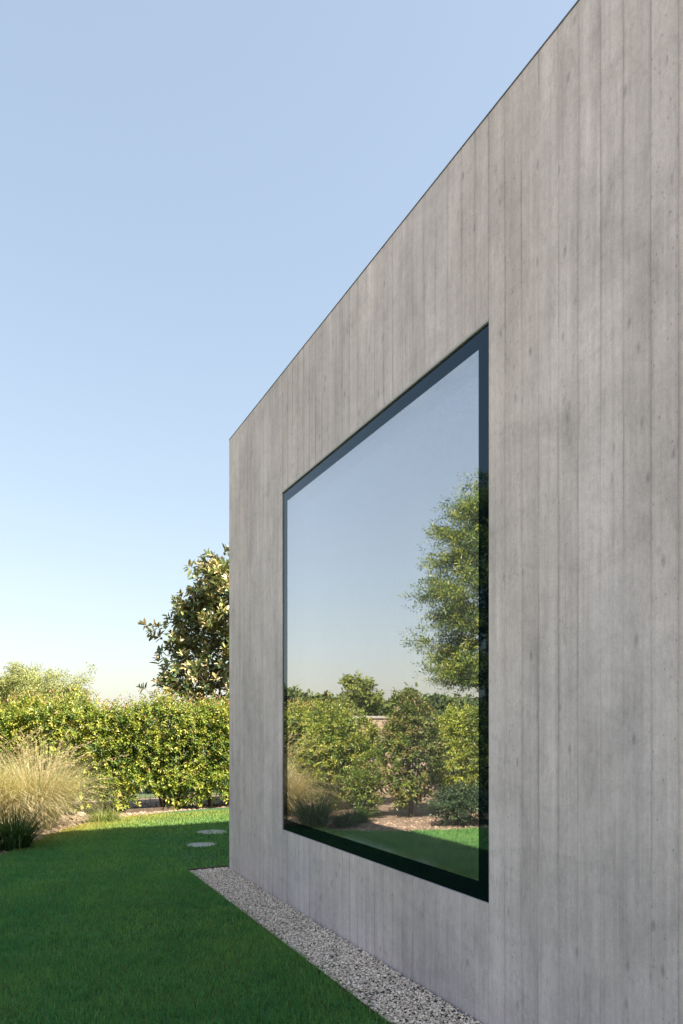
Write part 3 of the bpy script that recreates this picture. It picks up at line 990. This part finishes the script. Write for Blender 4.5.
DK = [(0.10, 0.155, 0.030), (0.19, 0.24, 0.042), (0.22, 0.18, 0.06)]
BR = [(0.33, 0.38, 0.055), (0.23, 0.30, 0.045), (0.40, 0.42, 0.09)]
BL = [(0.045, 0.085, 0.040), (0.075, 0.115, 0.045), (0.035, 0.06, 0.03)]
x, y = mir(412, 11.6); shrub('shrub', x, y, 0.46, 0.45, 2.05, 1100, 0.085, 0.040, DK, [.45, .35, .2], 'tall dark green shrub with a few bronze leaves mirrored in the middle of the window', 'shrub', 1.0, ((0.30, 0.22, 0.08), .12), group='shrubs of the side bed')
x, y = mir(462, 12.7); shrub('shrub', x, y, 0.62, 0.55, 1.85, 1200, 0.075, 0.040, BR, [.4, .35, .25], 'bright yellow-green shrub mirrored under the tree in the window', 'shrub', 2.0, group='shrubs of the side bed')
x, y = mir(462, 10.6); shrub('shrub', x, y, 0.52, 0.34, 0.60, 500, 0.06, 0.028, BL, [.45, .35, .2], 'low blue-green shrub mirrored at the lower right of the window', 'shrub', 3.0, group='shrubs of the side bed')
x, y = mir(505, 12.4); shrub('shrub', x, y, 0.8, 0.6, 2.1, 700, 0.08, 0.04, DK, [.5, .4, .1], 'dark green shrub left of the bright one in the side bed', 'shrub', 4.0, group='shrubs of the side bed')
x, y = mir(365, 13.2); shrub('shrub', x, y, 0.36, 0.35, 1.70, 600, 0.075, 0.034, PAL, [.3, .35, .2, .15], 'slim green shrub mirrored in front of the pink wall', 'shrub', 5.0, group='shrubs of the side bed')
x, y = mir(334, 12.6); shrub('shrub', x, y, 0.60, 0.45, 1.95, 1400, 0.07, 0.034, PAL, [.3, .35, .2, .15], 'tall leafy green shrub mirrored left of the middle of the window', 'shrub', 6.0, group='shrubs of the side bed')
x, y = mir(366, 11.5); shrub('shrub', x, y, 0.30, 0.30, 0.95, 420, 0.06, 0.03, DK, [.5, .3, .2], 'small bronze-green shrub beside the bare soil, mirrored in the window', 'shrub', 9.0, group='shrubs of the side bed')
x, y = mir(540, 11.4); shrub('shrub', x, y, 0.9, 0.6, 1.7, 520, 0.08, 0.04, PAL, [.3, .35, .2, .15], 'broad mid green shrub far left in the side bed', 'shrub', 7.0, group='shrubs of the side bed')

x, y = mir(360, 30)
tree('bushy_tree', x, y, 3.75, 0.10, 0.6, dome(0.95), 22, 5, far_leaves([(0.24, 0.27, 0.06), (0.17, 0.21, 0.05), (0.12, 0.16, 0.04)], [.4, .35, .25], 0.15, 26, 0.2),
     'bushy yellow-green tree mirrored above the hedge in the window', 'tree', 31, mat=M_far)

gw = empty('garden_wall', (-3.2, 13.75, 0), 'pinkish rendered garden wall mirrored between the shrubs in the window', 'wall')
recenter(MB().box(-4.9, -2.35, 13.66, 13.86, -0.1, 1.72), gw.location).build('wall', M_wall, gw)
recenter(MB().box(-4.93, -2.32, 13.63, 13.89, 1.723, 1.775), gw.location).build('coping', M_stone, gw)

# far wood beyond the fields
fo = MB()
nT = 150
for i in range(nT):
    cx = rng.uniform(-120, -22); cy = 92 + 0.12 * (cx + 60) + rng.uniform(0, 22)
    hh = rng.uniform(5.2, 7.6); rr = rng.uniform(1.8, 3.6)
    n = 420
    u = unit(rng.normal(0, 1, (n, 3)))
    P = np.stack([cx + u[:, 0] * rr, cy + u[:, 1] * rr, hh * 0.5 + u[:, 2] * hh * 0.5], 1) * 1.0
    P += rng.normal(0, 0.35, P.shape)
    g = np.array([(0.075, 0.115, 0.030), (0.11, 0.145, 0.04), (0.06, 0.095, 0.03)])[rng.choice(3)]
    leaves(fo, P, unit(rng.normal(0, 1, (n, 3))), unit(u + rng.normal(0, .5, (n, 3))), rng.uniform(0.6, 1.1, n), rng.uniform(0.5, 0.8, n), g * rng.uniform(0.7, 1.3, (n, 1)))
tag(fo.build('far_wood', M_far), 'dark green wood along the horizon, mirrored in the window', 'wood', kind='stuff')


# --- ornamental grasses and strap-leaved plants --------------------------------
def ribbon(mb, base, az, tilt, length, droop, width, tint, seg=6):
    n = len(base)
    t = np.linspace(0, 1, seg + 1)
    dirh = np.stack([np.cos(az), np.sin(az), 0 * az], 1)
    side = np.stack([-np.sin(az), np.cos(az), 0 * az], 1)
    V = []
    for tt in t:
        ang = tilt + droop * tt ** 1.6
        r = length * tt * np.sin(np.minimum(ang, 2.4))
        z = length * tt * np.cos(np.minimum(ang, 2.4))
        c = base + dirh * r[:, None]; c[:, 2] += z
        w = width * (1 - tt ** 2 * 0.9) * 0.5
        V += [c - side * w[:, None], c + side * w[:, None]]
    V = np.stack(V, 1)
    k = 2 * (seg + 1)
    i = np.arange(n)[:, None] * k
    Q = np.vstack([np.hstack([i + 2 * s, i + 2 * s + 1, i + 2 * s + 3, i + 2 * s + 2]) for s in range(seg)])
    V[..., 2] = np.maximum(V[..., 2], -0.01)
    mb.add(V.reshape(-1, 3), Q=Q, col=np.repeat(tint, k, 0))


STRAW = [(0.58, 0.50, 0.31), (0.48, 0.40, 0.23), (0.64, 0.56, 0.38), (0.34, 0.33, 0.15), (0.20, 0.25, 0.08)]


def tuft(name, x, y, h, r, n, pal, probs, label, cat, width=0.006, tilt=0.75, droop=0.8, plume=0, group=None, mat=None):
    t = empty(name, (x, y, 0), label, cat, group)
    mb = MB()
    a = rng.uniform(0, 2 * math.pi, n); q = np.sqrt(rng.random(n)) * r
    az = a + rng.normal(0, 0.5, n)
    base = np.stack([np.cos(a) * q, np.sin(a) * q, np.full(n, -0.015)], 1)
    tl = np.abs(rng.normal(0, 0.35, n)) * tilt + tilt * 0.35 * (q / r)
    c = np.array(pal)[rng.choice(len(pal), n, p=probs)] * rng.uniform(0.75, 1.25, (n, 1))
    ribbon(mb, base, az, tl, rng.uniform(0.55, 1.05, n) * h, np.abs(rng.normal(droop, 0.35, n)), rng.uniform(0.7, 1.3, n) * width, c)
    mb.build('blades', mat or M_straw, t)
    if plume:
        pm = MB()
        a = rng.uniform(0, 2 * math.pi, plume)
        for i in range(plume):
            tl_ = abs(rng.normal(0, 0.33)); L_ = h * rng.uniform(0.95, 1.22)
            tt = np.linspace(0, 1, 7)
            ang = tl_ + 0.35 * tt ** 2
            pts = np.stack([np.cos(a[i]) * L_ * tt * np.sin(ang), np.sin(a[i]) * L_ * tt * np.sin(ang), L_ * tt * np.cos(ang)], 1)
            pts[:, :2] += rng.normal(0, r * 0.4, 2)
            pm.tube(pts, np.linspace(0.0022, 0.0012, 7), 3, col=(0.45, 0.36, 0.18))
            m_ = 34
            f = rng.uniform(0.72, 1.0, m_)
            P = np.stack([np.interp(f, tt, pts[:, j]) for j in range(3)], 1)
            d = unit(pts[-1] - pts[-2])[None] + rng.normal(0, 0.45, (m_, 3))
            leaves(pm, P, d, rng.normal(0, 1, (m_, 3)), rng.uniform(0.03, 0.06, m_), np.full(m_, 0.006), np.array([(0.52, 0.43, 0.25)]) * rng.uniform(0.8, 1.2, (m_, 1)))
        pm.build('plume', M_straw, t)
    return t


tx, ty = ray(37, 10.35)
tuft('ornamental_grass', tx, ty, 1.38, 0.25, 3200, STRAW, [.28, .20, .22, .18, .12], 'large straw-coloured ornamental grass clump at the left before the hedge', 'ornamental grass', 0.006, 0.58, 0.50, 46, 'ornamental grasses')
tuft('ornamental_grass', -0.02, 11.2, 1.40, 0.22, 2200, STRAW, [.30, .24, .24, .14, .08], 'straw ornamental grass mirrored at the left edge of the window', 'ornamental grass', 0.006, 0.8, 0.8, 30, 'ornamental grasses')
GRN = [(0.16, 0.22, 0.045), (0.24, 0.28, 0.07), (0.10, 0.16, 0.035), (0.36, 0.33, 0.12)]
x, y = ray(104, 11.0)
tuft('grass_tuft', x, y, 0.34, 0.18, 800, GRN, [.35, .3, .2, .15], 'low bright green grass tuft right of the straw-coloured clump', 'grass tuft', 0.006, 0.9, 0.9)
DST = [(0.030, 0.070, 0.020), (0.05, 0.105, 0.028), (0.08, 0.13, 0.035)]
for (x, y, h, lab) in ((0.16, 9.40, 0.70, 'dark green strap-leaved plant at the left frame edge under the straw clump'),
                       (-0.35, 9.35, 0.30, 'dark green strap-leaved plant left of the straw clump, in the house shade'),
                       (-0.75, 9.75, 0.30, 'dark green strap-leaved plant farthest left in the shaded part of the bed')):
    tuft('strap_leaf_plant', x, y, h, 0.16, 420, DST, [.4, .4, .2], lab, 'plant', 0.013, 0.75, 0.6, group='strap-leaved plants in the bed', mat=M_grass)
